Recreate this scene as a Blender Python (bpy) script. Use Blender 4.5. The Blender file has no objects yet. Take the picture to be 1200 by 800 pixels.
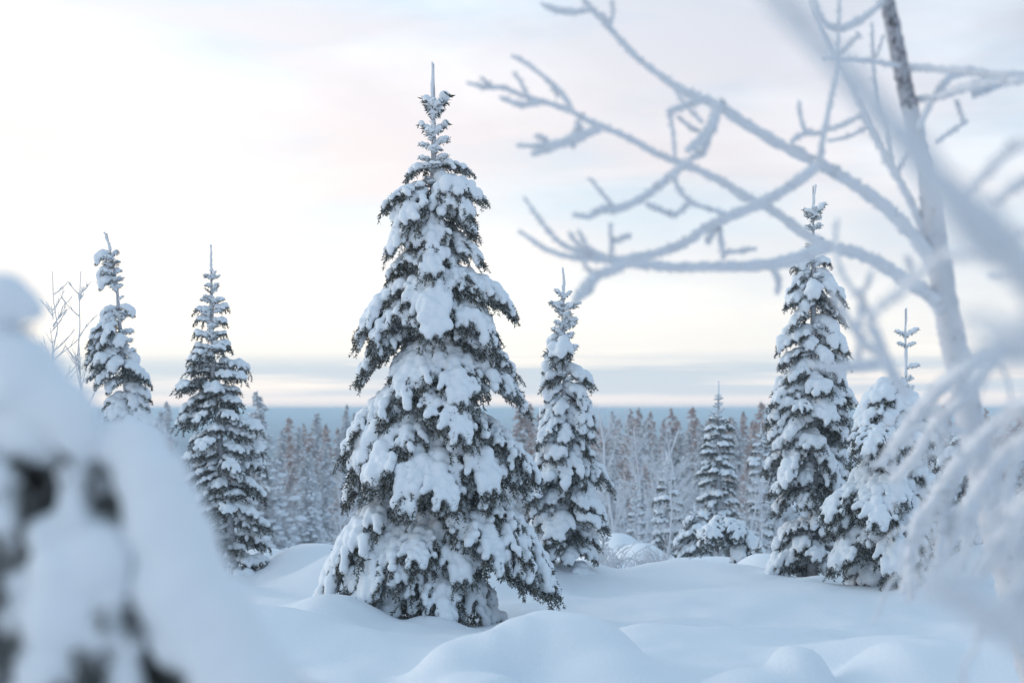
import bpy, bmesh, math, random
import numpy as np
from mathutils import Vector, Matrix

S = bpy.context.scene
COL = S.collection
R = math.radians
F = 1667.0            # focal length in photo pixels (50 mm on 36 mm, 1200 px wide)
HZ = 480.0            # photo row of the horizon
EYE = 1.6

# ------------------------------------------------------------------ camera
cam_data = bpy.data.cameras.new('camera')
cam = bpy.data.objects.new('camera', cam_data)
COL.objects.link(cam)
cam.location = (0, 0, EYE)
cam.rotation_euler = (R(90), 0, 0)
cam_data.sensor_width = 36
cam_data.lens = 50
cam_data.shift_y = 80 / 1200
cam_data.clip_start = 0.05
cam_data.clip_end = 20000
cam_data.dof.use_dof = True
cam_data.dof.focus_distance = 14.5
cam_data.dof.aperture_fstop = 1.8
S.camera = cam

# ------------------------------------------------------------------ world
SUN_EL, SUN_AZ = R(9), R(-62)      # azimuth from +Y, negative to the left
W = bpy.data.worlds.new('World')
S.world = W
W.use_nodes = True
nt = W.node_tree
nt.nodes.clear()


def N(tree, typ, **kw):
    n = tree.nodes.new(typ)
    for k, v in kw.items():
        setattr(n, k, v)
    return n


def math_node(tree, op, a, b=None, c=None, clamp=False):
    n = tree.nodes.new('ShaderNodeMath')
    n.operation = op
    n.use_clamp = clamp
    for i, v in enumerate((a, b, c)):
        if v is None:
            continue
        if isinstance(v, (int, float)):
            n.inputs[i].default_value = v
        else:
            tree.links.new(v, n.inputs[i])
    return n.outputs[0]


def ramp(tree, fac, stops, interp='LINEAR'):
    n = tree.nodes.new('ShaderNodeValToRGB')
    n.color_ramp.interpolation = interp
    els = n.color_ramp.elements
    while len(els) < len(stops):
        els.new(0.5)
    for e, (p, c) in zip(els, stops):
        e.position = p
        e.color = (*c, 1) if len(c) == 3 else c
    tree.links.new(fac, n.inputs[0])
    return n.outputs[0]


def mixc(tree, fac, a, b, blend='MIX'):
    n = tree.nodes.new('ShaderNodeMix')
    n.data_type = 'RGBA'
    n.blend_type = blend
    if isinstance(fac, (int, float)):
        n.inputs[0].default_value = fac
    else:
        tree.links.new(fac, n.inputs[0])
    for i, v in ((6, a), (7, b)):
        if isinstance(v, tuple):
            n.inputs[i].default_value = (*v, 1) if len(v) == 3 else v
        else:
            tree.links.new(v, n.inputs[i])
    return n.outputs[2]


def g(*c):           # sRGB 0-255 -> linear
    return tuple(((x / 255 + 0.055) / 1.055) ** 2.4 if x > 10 else x / 255 / 12.92 for x in c)


sky = N(nt, 'ShaderNodeTexSky', sky_type='NISHITA', sun_disc=False)
sky.sun_elevation = SUN_EL
sky.sun_rotation = SUN_AZ
sky.altitude = 300
sky.air_density = 1.0
sky.dust_density = 0.6
sky.ozone_density = 1.5
tc = N(nt, 'ShaderNodeTexCoord')
sep = N(nt, 'ShaderNodeSeparateXYZ')
nt.links.new(tc.outputs['Generated'], sep.inputs[0])
sx, sy_, sz = sep.outputs
# thin cloud veil: colour by elevation (all directions alike), broken by drawn-out noise
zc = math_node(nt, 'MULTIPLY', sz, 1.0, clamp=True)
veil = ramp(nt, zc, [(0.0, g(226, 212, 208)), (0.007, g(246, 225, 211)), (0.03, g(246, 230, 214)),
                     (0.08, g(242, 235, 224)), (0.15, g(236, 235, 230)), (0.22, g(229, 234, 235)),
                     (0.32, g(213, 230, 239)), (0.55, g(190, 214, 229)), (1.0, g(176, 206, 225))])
mp = N(nt, 'ShaderNodeMapping')
mp.inputs['Scale'].default_value = (2.6, 2.6, 10)
mp.inputs['Location'].default_value = (3.3, 7.0, 9.1)
nt.links.new(tc.outputs['Generated'], mp.inputs[0])
n1 = N(nt, 'ShaderNodeTexNoise')
n1.inputs['Scale'].default_value = 1.6
n1.inputs['Detail'].default_value = 7
n1.inputs['Roughness'].default_value = 0.5
n1.inputs['Distortion'].default_value = 0.3
nt.links.new(mp.outputs[0], n1.inputs['Vector'])
mp2 = N(nt, 'ShaderNodeMapping')
mp2.inputs['Scale'].default_value = (2.8, 2.8, 12)
mp2.inputs['Location'].default_value = (7.0, 9.1, 3.3)
nt.links.new(tc.outputs['Generated'], mp2.inputs[0])
n2 = N(nt, 'ShaderNodeTexNoise')
n2.inputs['Scale'].default_value = 1.5
n2.inputs['Detail'].default_value = 6
nt.links.new(mp2.outputs[0], n2.inputs['Vector'])
# away from the sun the veil is greyer and bluer
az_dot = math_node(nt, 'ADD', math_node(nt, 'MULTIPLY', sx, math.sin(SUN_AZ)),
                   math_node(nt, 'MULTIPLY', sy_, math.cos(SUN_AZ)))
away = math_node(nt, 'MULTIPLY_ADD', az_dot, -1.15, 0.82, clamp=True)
high = math_node(nt, 'MULTIPLY_ADD', sz, 7.0, -0.25, clamp=True)
thick = math_node(nt, 'MULTIPLY_ADD', n1.outputs[0], 4.2, -1.5, clamp=True)
thick = math_node(nt, 'MULTIPLY', thick, math_node(nt, 'MULTIPLY_ADD', away, 0.95, 0.30, clamp=True))
thick = math_node(nt, 'MULTIPLY', thick, math_node(nt, 'MULTIPLY_ADD', high, 0.75, 0.25))
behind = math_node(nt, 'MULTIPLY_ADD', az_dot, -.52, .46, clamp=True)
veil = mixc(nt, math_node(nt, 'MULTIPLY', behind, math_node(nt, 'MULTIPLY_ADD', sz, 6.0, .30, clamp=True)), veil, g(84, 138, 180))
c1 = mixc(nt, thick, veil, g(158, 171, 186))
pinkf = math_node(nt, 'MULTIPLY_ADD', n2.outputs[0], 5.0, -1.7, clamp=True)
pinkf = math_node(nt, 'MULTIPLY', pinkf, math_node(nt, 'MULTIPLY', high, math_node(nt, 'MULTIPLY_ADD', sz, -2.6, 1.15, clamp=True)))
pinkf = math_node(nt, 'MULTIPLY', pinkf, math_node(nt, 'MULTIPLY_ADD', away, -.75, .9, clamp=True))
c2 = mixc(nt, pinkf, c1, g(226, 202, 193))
# low stratus bank in streaks just over the horizon
mp3 = N(nt, 'ShaderNodeMapping')
mp3.inputs['Scale'].default_value = (2.6, 2.6, 60)
mp3.inputs['Location'].default_value = (0.6, 2.2, 0.35)
nt.links.new(tc.outputs['Generated'], mp3.inputs[0])
n3 = N(nt, 'ShaderNodeTexNoise')
n3.inputs['Scale'].default_value = 1.3
n3.inputs['Detail'].default_value = 5
n3.inputs['Roughness'].default_value = 0.55
nt.links.new(mp3.outputs[0], n3.inputs['Vector'])
bankz = ramp(nt, zc, [(0.006, (0, 0, 0)), (0.012, (.9, .9, .9)), (0.030, (1, 1, 1)), (0.042, (.25, .25, .25)),
                      (0.068, (0, 0, 0))])
bank = math_node(nt, 'MULTIPLY_ADD', n3.outputs[0], 4.5, -1.35, clamp=True)
bank = math_node(nt, 'MULTIPLY', bank, bankz)
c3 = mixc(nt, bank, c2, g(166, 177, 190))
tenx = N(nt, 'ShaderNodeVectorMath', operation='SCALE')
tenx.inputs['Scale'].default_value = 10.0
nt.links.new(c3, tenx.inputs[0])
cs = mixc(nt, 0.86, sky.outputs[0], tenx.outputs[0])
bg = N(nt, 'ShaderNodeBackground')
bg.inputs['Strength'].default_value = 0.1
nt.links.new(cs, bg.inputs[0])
wo = N(nt, 'ShaderNodeOutputWorld')
nt.links.new(bg.outputs[0], wo.inputs[0])

# ------------------------------------------------------------------ sun (behind thin cloud)
sl = bpy.data.lights.new('sun', 'SUN')
sl.energy = 0.55
sl.angle = R(25)
sl.color = (1.0, 0.93, 0.86)
sun = bpy.data.objects.new('sun', sl)
COL.objects.link(sun)
sdir = Vector((math.sin(SUN_AZ) * math.cos(SUN_EL), math.cos(SUN_AZ) * math.cos(SUN_EL), math.sin(SUN_EL)))
sun.rotation_euler = sdir.to_track_quat('Z', 'Y').to_euler()
sun.location = (-20, 10, 30)

S.view_settings.view_transform = 'Standard'
S.view_settings.look = 'None'
S.view_settings.exposure = 0.77
S.view_settings.gamma = 1.0
S.view_settings.use_curve_mapping = False
S.render.engine = 'CYCLES'
S.cycles.use_denoising = True
S.cycles.max_bounces = 6
S.cycles.diffuse_bounces = 4
S.cycles.glossy_bounces = 2
S.cycles.transmission_bounces = 2
S.cycles.volume_bounces = 1
S.cycles.caustics_reflective = False
S.cycles.caustics_refractive = False


# ------------------------------------------------------------------ materials
def new_mat(name):
    m = bpy.data.materials.new(name)
    m.use_nodes = True
    b = m.node_tree.nodes['Principled BSDF']
    b.inputs['Specular IOR Level'].default_value = 0.2
    return m, m.node_tree, b


def snow_mat(name, col=(0.82, 0.845, 0.88), bump=0.25, scale=26.0, dist=0.012, patch=0.05):
    m, t, b = new_mat(name)
    co = N(t, 'ShaderNodeTexCoord')
    a = N(t, 'ShaderNodeTexNoise')
    a.inputs['Scale'].default_value = scale
    a.inputs['Detail'].default_value = 5
    a.inputs['Roughness'].default_value = 0.65
    t.links.new(co.outputs['Object'], a.inputs['Vector'])
    a2 = N(t, 'ShaderNodeTexNoise')
    a2.inputs['Scale'].default_value = 2.3
    a2.inputs['Detail'].default_value = 3
    t.links.new(co.outputs['Object'], a2.inputs['Vector'])
    c = mixc(t, a2.outputs[0], tuple(x * (1 - patch) for x in col), tuple(min(x * (1 + patch), .92) for x in col))
    t.links.new(c, b.inputs['Base Color'])
    b.inputs['Roughness'].default_value = 0.75
    bp = N(t, 'ShaderNodeBump')
    bp.inputs['Strength'].default_value = bump
    bp.inputs['Distance'].default_value = dist
    t.links.new(a.outputs[0], bp.inputs['Height'])
    t.links.new(bp.outputs[0], b.inputs['Normal'])
    return m


M_SNOW = snow_mat('snow_on_trees', bump=0.5, scale=30, dist=0.012)
M_SNOW_FAR = snow_mat('snow_far_trees', col=(0.80, 0.82, 0.85), bump=0.0, scale=8)


def leaf_mat(name, lo, hi, scale=14.0):
    m, t, b = new_mat(name)
    co = N(t, 'ShaderNodeTexCoord')
    a = N(t, 'ShaderNodeTexNoise')
    a.inputs['Scale'].default_value = scale
    a.inputs['Detail'].default_value = 3
    t.links.new(co.outputs['Object'], a.inputs['Vector'])
    f = math_node(t, 'MULTIPLY_ADD', a.outputs[0], 2.6, -0.8, clamp=True)
    t.links.new(mixc(t, f, lo, hi), b.inputs['Base Color'])
    b.inputs['Roughness'].default_value = 0.8
    return m


M_NEEDLE = leaf_mat('spruce_needles', (0.050, 0.050, 0.040), (0.115, 0.110, 0.088))
M_FROSTN = leaf_mat('frosted_needles', (0.20, 0.215, 0.215), (0.48, 0.49, 0.51))
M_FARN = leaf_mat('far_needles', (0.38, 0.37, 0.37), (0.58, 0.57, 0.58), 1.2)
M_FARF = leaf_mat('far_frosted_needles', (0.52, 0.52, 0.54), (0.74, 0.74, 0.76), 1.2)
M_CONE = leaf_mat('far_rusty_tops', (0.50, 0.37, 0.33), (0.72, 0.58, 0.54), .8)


def bark_mat(name, bark, frost, cover, scale=22.0):
    """bark under a rime coat; cover = share of the surface that is coated"""
    m, t, b = new_mat(name)
    co = N(t, 'ShaderNodeTexCoord')
    a = N(t, 'ShaderNodeTexNoise')
    a.inputs['Scale'].default_value = scale
    a.inputs['Detail'].default_value = 6
    a.inputs['Roughness'].default_value = 0.7
    t.links.new(co.outputs['Object'], a.inputs['Vector'])
    f = math_node(t, 'MULTIPLY_ADD', a.outputs[0], 5.0, cover * 5.0 - 2.5 - 1.2, clamp=True)
    t.links.new(mixc(t, f, bark, frost), b.inputs['Base Color'])
    b.inputs['Roughness'].default_value = 0.85
    bp = N(t, 'ShaderNodeBump')
    bp.inputs['Strength'].default_value = 0.6
    bp.inputs['Distance'].default_value = 0.01
    t.links.new(a.outputs[0], bp.inputs['Height'])
    t.links.new(bp.outputs[0], b.inputs['Normal'])
    return m


M_BARK = bark_mat('spruce_bark', (0.07, 0.055, 0.045), (0.5, 0.5, 0.53), 0.45)
M_RIME = bark_mat('rime_coated_twig', (0.17, 0.15, 0.15), (0.78, 0.79, 0.82), .95, 40)
M_BIRCH = bark_mat('birch_bark_rimed', (0.07, 0.06, 0.06), (0.64, 0.64, 0.67), 0.52, 34)
M_BIRCHTOP = bark_mat('birch_bark_bare', (0.06, 0.052, 0.052), (0.5, 0.5, 0.54), 0.38, 60)
M_TWIG = bark_mat('frosted_shrub_twig', (0.30, 0.27, 0.25), (0.68, 0.69, 0.72), 0.85, 30)


# ------------------------------------------------------------------ helpers
def P(px, py, d):
    return np.array(((px - 600) / F * d, d, EYE + (HZ - py) / F * d))


class MB:
    """collects numpy vertex/face chunks and links them as one mesh"""
    def __init__(s):
        s.v, s.f, s.m, s.n = [], [], [], 0

    def add(s, v, f, mi=0):
        v = np.asarray(v, float)
        f = np.asarray(f, int)
        s.v.append(v)
        s.f.append(f + s.n)
        s.m.append(np.full(len(f), mi))
        s.n += len(v)

    def mesh(s, name, mats, smooth=False):
        me = bpy.data.meshes.new(name)
        vs = np.concatenate(s.v) if s.v else np.zeros((0, 3))
        loops, starts, mi, pos = [], [], [], 0
        for f, m in zip(s.f, s.m):
            if len(f) == 0:
                continue
            k = f.shape[1]
            loops.append(f.ravel())
            starts.append(pos + np.arange(len(f)) * k)
            mi.append(m)
            pos += f.size
        loops = np.concatenate(loops)
        starts = np.concatenate(starts)
        mi = np.concatenate(mi)
        me.vertices.add(len(vs))
        me.vertices.foreach_set('co', vs.ravel())
        me.loops.add(len(loops))
        me.loops.foreach_set('vertex_index', loops.astype(np.int32))
        me.polygons.add(len(starts))
        me.polygons.foreach_set('loop_start', starts.astype(np.int32))
        me.polygons.foreach_set('material_index', mi.astype(np.int32))
        me.polygons.foreach_set('use_smooth', np.full(len(starts), smooth))
        for m in mats:
            me.materials.append(m)
        me.update(calc_edges=True)
        me.validate()
        return me


def link(name, mesh, parent=None, loc=(0, 0, 0), rot=(0, 0, 0), scale=1.0):
    o = bpy.data.objects.new(name, mesh)
    COL.objects.link(o)
    o.location = loc
    o.rotation_euler = rot
    o.scale = (scale,) * 3 if isinstance(scale, (int, float)) else scale
    if parent is not None:
        o.parent = parent
    return o


def tag(o, label=None, cat=None, group=None, kind=None):
    for k, v in (('label', label), ('category', cat), ('group', group), ('kind', kind)):
        if v:
            o[k] = v
    return o


def thing(name, label, cat, loc, group=None):
    o = bpy.data.objects.new(name, None)
    o.empty_display_size = 0.2
    COL.objects.link(o)
    o.location = loc
    return tag(o, label, cat, group)


def ico(sub):
    bm = bmesh.new()
    bmesh.ops.create_icosphere(bm, subdivisions=sub, radius=1.0)
    v = np.array([p.co[:] for p in bm.verts])
    f = np.array([[q.index for q in p.verts] for p in bm.faces])
    bm.free()
    return v, f


ICO1, ICO2 = ico(1), ico(2)


def remesh_spheres(centres, radii, voxel, smooth=4, name='snow', mat=None, squash=1.0, jitter=0.0, seed=0):
    """melt a cloud of balls into one lumpy snow body"""
    v0, f0 = ICO2
    c = np.asarray(centres, float)
    r = np.asarray(radii, float)
    v = c[:, None, :] + v0[None] * r[:, None, None] * np.array((1, 1, squash))
    f = f0[None] + (np.arange(len(c)) * len(v0))[:, None, None]
    mb = MB()
    mb.add(v.reshape(-1, 3), f.reshape(-1, 3))
    me = mb.mesh('tmp', [])
    o = bpy.data.objects.new('tmp', me)
    COL.objects.link(o)
    md = o.modifiers.new('r', 'REMESH')
    md.mode = 'VOXEL'
    md.voxel_size = voxel
    md.use_smooth_shade = True
    if smooth:
        sm = o.modifiers.new('s', 'SMOOTH')
        sm.factor = 0.5
        sm.iterations = smooth
    dg = bpy.context.evaluated_depsgraph_get()
    dg.update()
    out = bpy.data.meshes.new_from_object(o.evaluated_get(dg))
    bpy.data.objects.remove(o)
    bpy.data.meshes.remove(me)
    out.name = name
    if jitter:
        n = len(out.vertices)
        co = np.zeros(n * 3)
        no = np.zeros(n * 3)
        out.vertices.foreach_get('co', co)
        out.vertices.foreach_get('normal', no)
        co = co.reshape(-1, 3)
        no = no.reshape(-1, 3)
        rg = np.random.default_rng(seed)
        k = np.zeros(n)
        for w in (24, 45, 80):
            d = rg.normal(size=(3, 3))
            d /= np.linalg.norm(d, axis=1)[:, None]
            ph = rg.uniform(0, 6.28, 3)
            q = np.sin(co @ d.T * w + ph)
            k += q.prod(axis=1) * (18 / w)
        co += no * (k * jitter)[:, None]
        out.vertices.foreach_set('co', co.ravel())
    out.materials.clear()
    if mat:
        out.materials.append(mat)
    out.polygons.foreach_set('use_smooth', np.ones(len(out.polygons), bool))
    out.update()
    return out


def crom(pts, n):
    """Catmull-Rom through the rows of pts (position + any extra columns), n samples a span"""
    p = np.asarray(pts, float)
    if len(p) == 2:
        t = np.linspace(0, 1, n + 1)[:, None]
        return p[0] * (1 - t) + p[1] * t
    q = np.vstack((2 * p[0] - p[1], p, 2 * p[-1] - p[-2]))
    out = []
    for i in range(len(p) - 1):
        a, b, c, d = q[i:i + 4]
        t = np.linspace(0, 1, n, endpoint=False)[:, None]
        out.append(0.5 * (2 * b + (c - a) * t + (2 * a - 5 * b + 4 * c - d) * t * t + (3 * b - a - 3 * c + d) * t ** 3))
    out.append(p[-1:])
    return np.vstack(out)


def tube(mb, pts, rad, sides=8, mi=0, rng=None, rough=0.0):
    pts = np.asarray(pts, float)
    rad = np.asarray(rad, float)
    n = len(pts)
    tg = np.gradient(pts, axis=0)
    tg /= np.linalg.norm(tg, axis=1)[:, None] + 1e-9
    up = np.array((0, 0, 1.0)) if abs(tg[0][2]) < 0.9 else np.array((0, 1.0, 0))
    u = np.cross(tg, up)
    u /= np.linalg.norm(u, axis=1)[:, None] + 1e-9
    w = np.cross(u, tg)
    a = np.linspace(0, 2 * math.pi, sides, endpoint=False)
    rr = np.repeat(rad[:, None], sides, 1)
    if rng is not None and rough:
        rr = rr * (1 + rng.normal(0, rough, (n, sides)) + rng.normal(0, rough * .8, (n, 1)))
    v = pts[:, None, :] + (u[:, None, :] * np.cos(a)[None, :, None] + w[:, None, :] * np.sin(a)[None, :, None]) * rr[:, :, None]
    v = v.reshape(-1, 3)
    i = np.arange(n - 1)[:, None] * sides
    j = np.arange(sides)[None]
    k = (j + 1) % sides
    f = np.stack((i + j, i + k, i + sides + k, i + sides + j), -1).reshape(-1, 4)
    mb.add(v, f, mi)
    e0, e1 = pts[0] - tg[0] * rad[0] * .4, pts[-1] + tg[-1] * rad[-1] * .9
    mb.add(np.vstack((v[:sides], e0)), [[(q + 1) % sides, q, sides] for q in range(sides)], mi)
    mb.add(np.vstack((v[-sides:], e1)), [[q, (q + 1) % sides, sides] for q in range(sides)], mi)


# ------------------------------------------------------------------ spruce boughs
def walk(start, yaw, p0, p1, length, n, rng, wob=0.10, powr=1.0):
    t = (np.arange(n) + .5) / n
    pit = p0 + (p1 - p0) * t ** powr + rng.normal(0, wob * .6, n)
    yw = yaw + np.cumsum(rng.normal(0, wob, n)) * .6
    st = np.stack((np.cos(pit) * np.cos(yw), np.cos(pit) * np.sin(yw), np.sin(pit)), 1) * (length / n)
    return np.vstack((start, start + np.cumsum(st, 0)))


def resample(p, step):
    s = np.concatenate(([0], np.cumsum(np.linalg.norm(np.diff(p, axis=0), axis=1))))
    n = max(2, int(s[-1] / step) + 1)
    q = np.linspace(0, s[-1], n)
    return np.stack([np.interp(q, s, p[:, i]) for i in range(3)], 1)


def blades(mb, pts, tang, rng, per, ln, wd, bias, frost):
    """needle clusters: narrow pointed slivers round a shoot"""
    n = len(pts) * per
    b = np.repeat(pts, per, 0)
    tg = np.repeat(tang, per, 0)
    d = rng.normal(size=(n, 3))
    d[:, 2] += bias
    d /= np.linalg.norm(d, axis=1)[:, None]
    d = d + tg * .9
    d /= np.linalg.norm(d, axis=1)[:, None]
    w = np.cross(d, rng.normal(size=(n, 3)))
    w /= np.linalg.norm(w, axis=1)[:, None] + 1e-9
    L = ln * rng.uniform(.6, 1.25, n)[:, None]
    hw = wd * rng.uniform(.35, .65, n)[:, None]
    v = np.stack((b - w * hw * .5, b + w * hw * .5, b + d * L * .6 + w * hw * .8, b + d * L, b + d * L * .6 - w * hw * .8), 1).reshape(-1, 3)
    k = np.arange(n)[:, None] * 5
    sel = rng.random(n) < frost
    f = np.concatenate((k, k + 1, k + 2, k + 3, k + 4), 1)
    mb.add(v, f[~sel], 0)
    mb.add(v, f[sel], 1)


class Bough:
    pass


def make_bough(L, a0, a1, seed, rs=0.040, wide=0.5, gap=0.15, frm=0.22, frost=0.35, hang=1.0, voxel=0.013, powr=1.0, load=1.0):
    """a spruce bough along +X with side shoots, needles and its load of snow"""
    rng = np.random.default_rng(seed)
    a0, a1 = R(a0), R(a1)
    paths = []
    main = walk(np.zeros(3), 0, a0, a1, L, 14, rng, .07, powr)
    paths.append((main, 0))
    step = 0.062 + 0.028 * min(L, 1.3)
    s = 0.10 * L + 0.03
    side = 1
    while s < L * .97:
        t = s / L
        i = min(13, int(t * 14))
        pos = main[i] + (main[i + 1] - main[i]) * (t * 14 - i)
        dv = main[i + 1] - main[i]
        yaw = math.atan2(dv[1], dv[0])
        pit = a0 + (a1 - a0) * t ** powr
        ln = (wide * L * (.35 + .65 * min(t / .4, 1)) * (1 - t) ** .65 + .06) * rng.uniform(.65, 1.15)
        ya = yaw + side * R(rng.uniform(38, 68))
        sp = walk(pos, ya, pit * .6 + R(rng.uniform(-4, 10)), pit - R(rng.uniform(14, 42)), ln, 7, rng, .10)
        paths.append((sp, 1))
        if ln > .16:
            ss = .07
            sd = 1
            while ss < ln * .9:
                u = ss / ln
                j = min(6, int(u * 7))
                p2 = sp[j] + (sp[j + 1] - sp[j]) * (u * 7 - j)
                dv = sp[j + 1] - sp[j]
                l2 = (.42 * (ln - ss) + .045) * rng.uniform(.6, 1.1)
                tp = walk(p2, math.atan2(dv[1], dv[0]) + sd * R(rng.uniform(30, 60)),
                          math.asin(max(-1, min(1, dv[2] / (np.linalg.norm(dv) + 1e-9)))) - R(5),
                          pit - R(rng.uniform(25, 60)), l2, 5, rng, .12)
                paths.append((tp, 2))
                ss += rng.uniform(.05, .08)
                sd = -sd
        s += step * rng.uniform(.4, .65)
        side = -side
    # needles
    mb = MB()
    for p, lv in paths:
        q = resample(p, .022)
        tg = np.gradient(q, axis=0)
        tg /= np.linalg.norm(tg, axis=1)[:, None] + 1e-9
        blades(mb, q, tg, rng, 5 if lv else 4, .044, .012, -.45, frost)
        nh = int(hang * len(q) * .34)
        for k in range(nh):
            st = q[rng.integers(0, len(q))]
            h = walk(st, rng.uniform(-1.2, 1.2), R(-35), R(rng.uniform(-88, -62)), rng.uniform(.05, .11 + .08 * min(L, 1)), 4, rng, .2)
            hq = resample(h, .02)
            ht = np.gradient(hq, axis=0)
            ht /= np.linalg.norm(ht, axis=1)[:, None] + 1e-9
            blades(mb, hq, ht, rng, 5, .036, .011, -.2, frost * .8)
    tube(mb, main, np.linspace(.006 + .008 * L, .003, len(main)), 5, 2)
    b = Bough()
    b.needles = mb.mesh('bough_needles', [M_NEEDLE, M_FROSTN, M_BARK])
    # snow
    cs, rr = [], []
    for p, lv in paths:
        if lv == 2 and rng.random() < gap:
            continue
        if lv == 1 and rng.random() < gap * .6:
            continue
        base = rs * (1.45, 1.05, .85)[lv] * rng.uniform(.85, 1.2) * (load if lv < 2 else load ** .5)
        q = resample(p, base * .55)
        n = len(q)
        lump = 1 + .38 * np.sin(np.arange(n) * rng.uniform(.7, 1.2) + rng.uniform(0, 6)) * rng.uniform(.5, 1)
        stop = n * (rng.uniform(.66, .92) if rng.random() < .75 else 1)
        for k in range(n):
            if k > stop:
                break
            rad = math.hypot(q[k][0], q[k][1])
            if rad < frm * L * rng.uniform(.7, 1.3):
                continue
            r = base * lump[k] * rng.uniform(.88, 1.12) * (.8 if k > n - 2 else 1)
            cs.append(q[k] + np.array((0, 0, r * .62)))
            rr.append(r)
    if cs:
        b.snow = remesh_spheres(cs, rr, voxel, 2, 'bough_snow', M_SNOW, .95, .007, seed)
    else:
        b.snow = None
    b.dx = float(main[:, 0].max())
    b.dz = float(main[-1][2])
    b.L = L
    return b


HEAVY, LIGHT, TUFT, LADEN = [], [], [], []
_sd = 11
for L, n, angs in ((.26, 3, ((10, -45), (-5, -60), (0, -35))),
                   (.45, 5, ((8, -50), (-5, -70), (0, -60), (-12, -62), (12, -40))),
                   (.72, 6, ((5, -58), (-8, -72), (-2, -64), (-16, -70), (8, -48), (-5, -66))),
                   (1.0, 6, ((2, -60), (-10, -74), (-4, -66), (-18, -72), (4, -52), (-12, -68))),
                   (1.4, 4, ((0, -62), (-12, -74), (-6, -58), (-15, -70)))):
    for k in range(n):
        _sd += 1
        HEAVY.append(make_bough(L, *angs[k], _sd, rs=.025 + .004 * min(L, 1), wide=.54, gap=(.12, .2, .26)[k % 3], frost=.42,
                                voxel=.0105 if L < .9 else .012, load=(1.0, 1.35, .9, 1.5, .8, 1.2)[k % 6]))
for L, n, angs in ((.25, 3, ((25, -10), (15, -25), (20, -5))),
                   (.5, 4, ((12, -22), (2, -30), (6, -38), (14, -15))),
                   (.85, 5, ((2, -30), (-8, -38), (5, -25), (-5, -45), (-12, -35))),
                   (1.2, 3, ((-8, -34), (-14, -42), (-4, -30)))):
    for k in range(n):
        _sd += 1
        LIGHT.append(make_bough(L, *angs[k], _sd, rs=.029, wide=.46, gap=.32, frm=.25, frost=.4, voxel=.011, hang=.8))
for L, n, angs in ((.3, 3, ((5, -55), (-5, -65), (8, -45))), (.55, 4, ((5, -60), (-8, -72), (0, -66), (10, -52))), (.85, 4, ((2, -64), (-8, -74), (5, -58), (-14, -70)))):
    for k in range(n):
        _sd += 1
        LADEN.append(make_bough(L, *angs[k], _sd, rs=.034, wide=.5, gap=.08, frost=.42, voxel=.012, load=(1.3, 1.6, 1.15, 1.45)[k]))
for k in range(6):
    _sd += 1
    TUFT.append(make_bough(.2 + .02 * k, 48 - 5 * k, 30 - 8 * k, _sd, rs=.024, wide=.28, gap=.2, frm=.1, frost=.6, voxel=.009, hang=.25))


SPIRE = []
for k in range(5):
    _sd += 1
    SPIRE.append(make_bough(.17 + .025 * k, 52 - 7 * k, 34 - 12 * k, _sd, rs=.017, wide=.10 + .03 * (k % 2), gap=.5, frm=.05, frost=.7, voxel=.008, hang=.1))


def put_bough(tree, b, loc, az, scale=1.0, tilt=0.0, roll=0.0, bare=False):
    """loc is relative to the tree's base; needles = part, snow = sub-part"""
    o = link('bough', b.needles, tree, loc, (roll, tilt, az), scale)
    if b.snow and not bare:
        link('snow_load', b.snow, o)
    return o


def pick(pool, reach, rng, want=None):
    sc = [(abs(math.log(max(reach, .05) / b.dx)) + rng.uniform(0, .22) + (0 if want is None else abs(b.dz / b.dx + want) * .35), i)
          for i, b in enumerate(pool)]
    return pool[min(sc)[1]]


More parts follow.
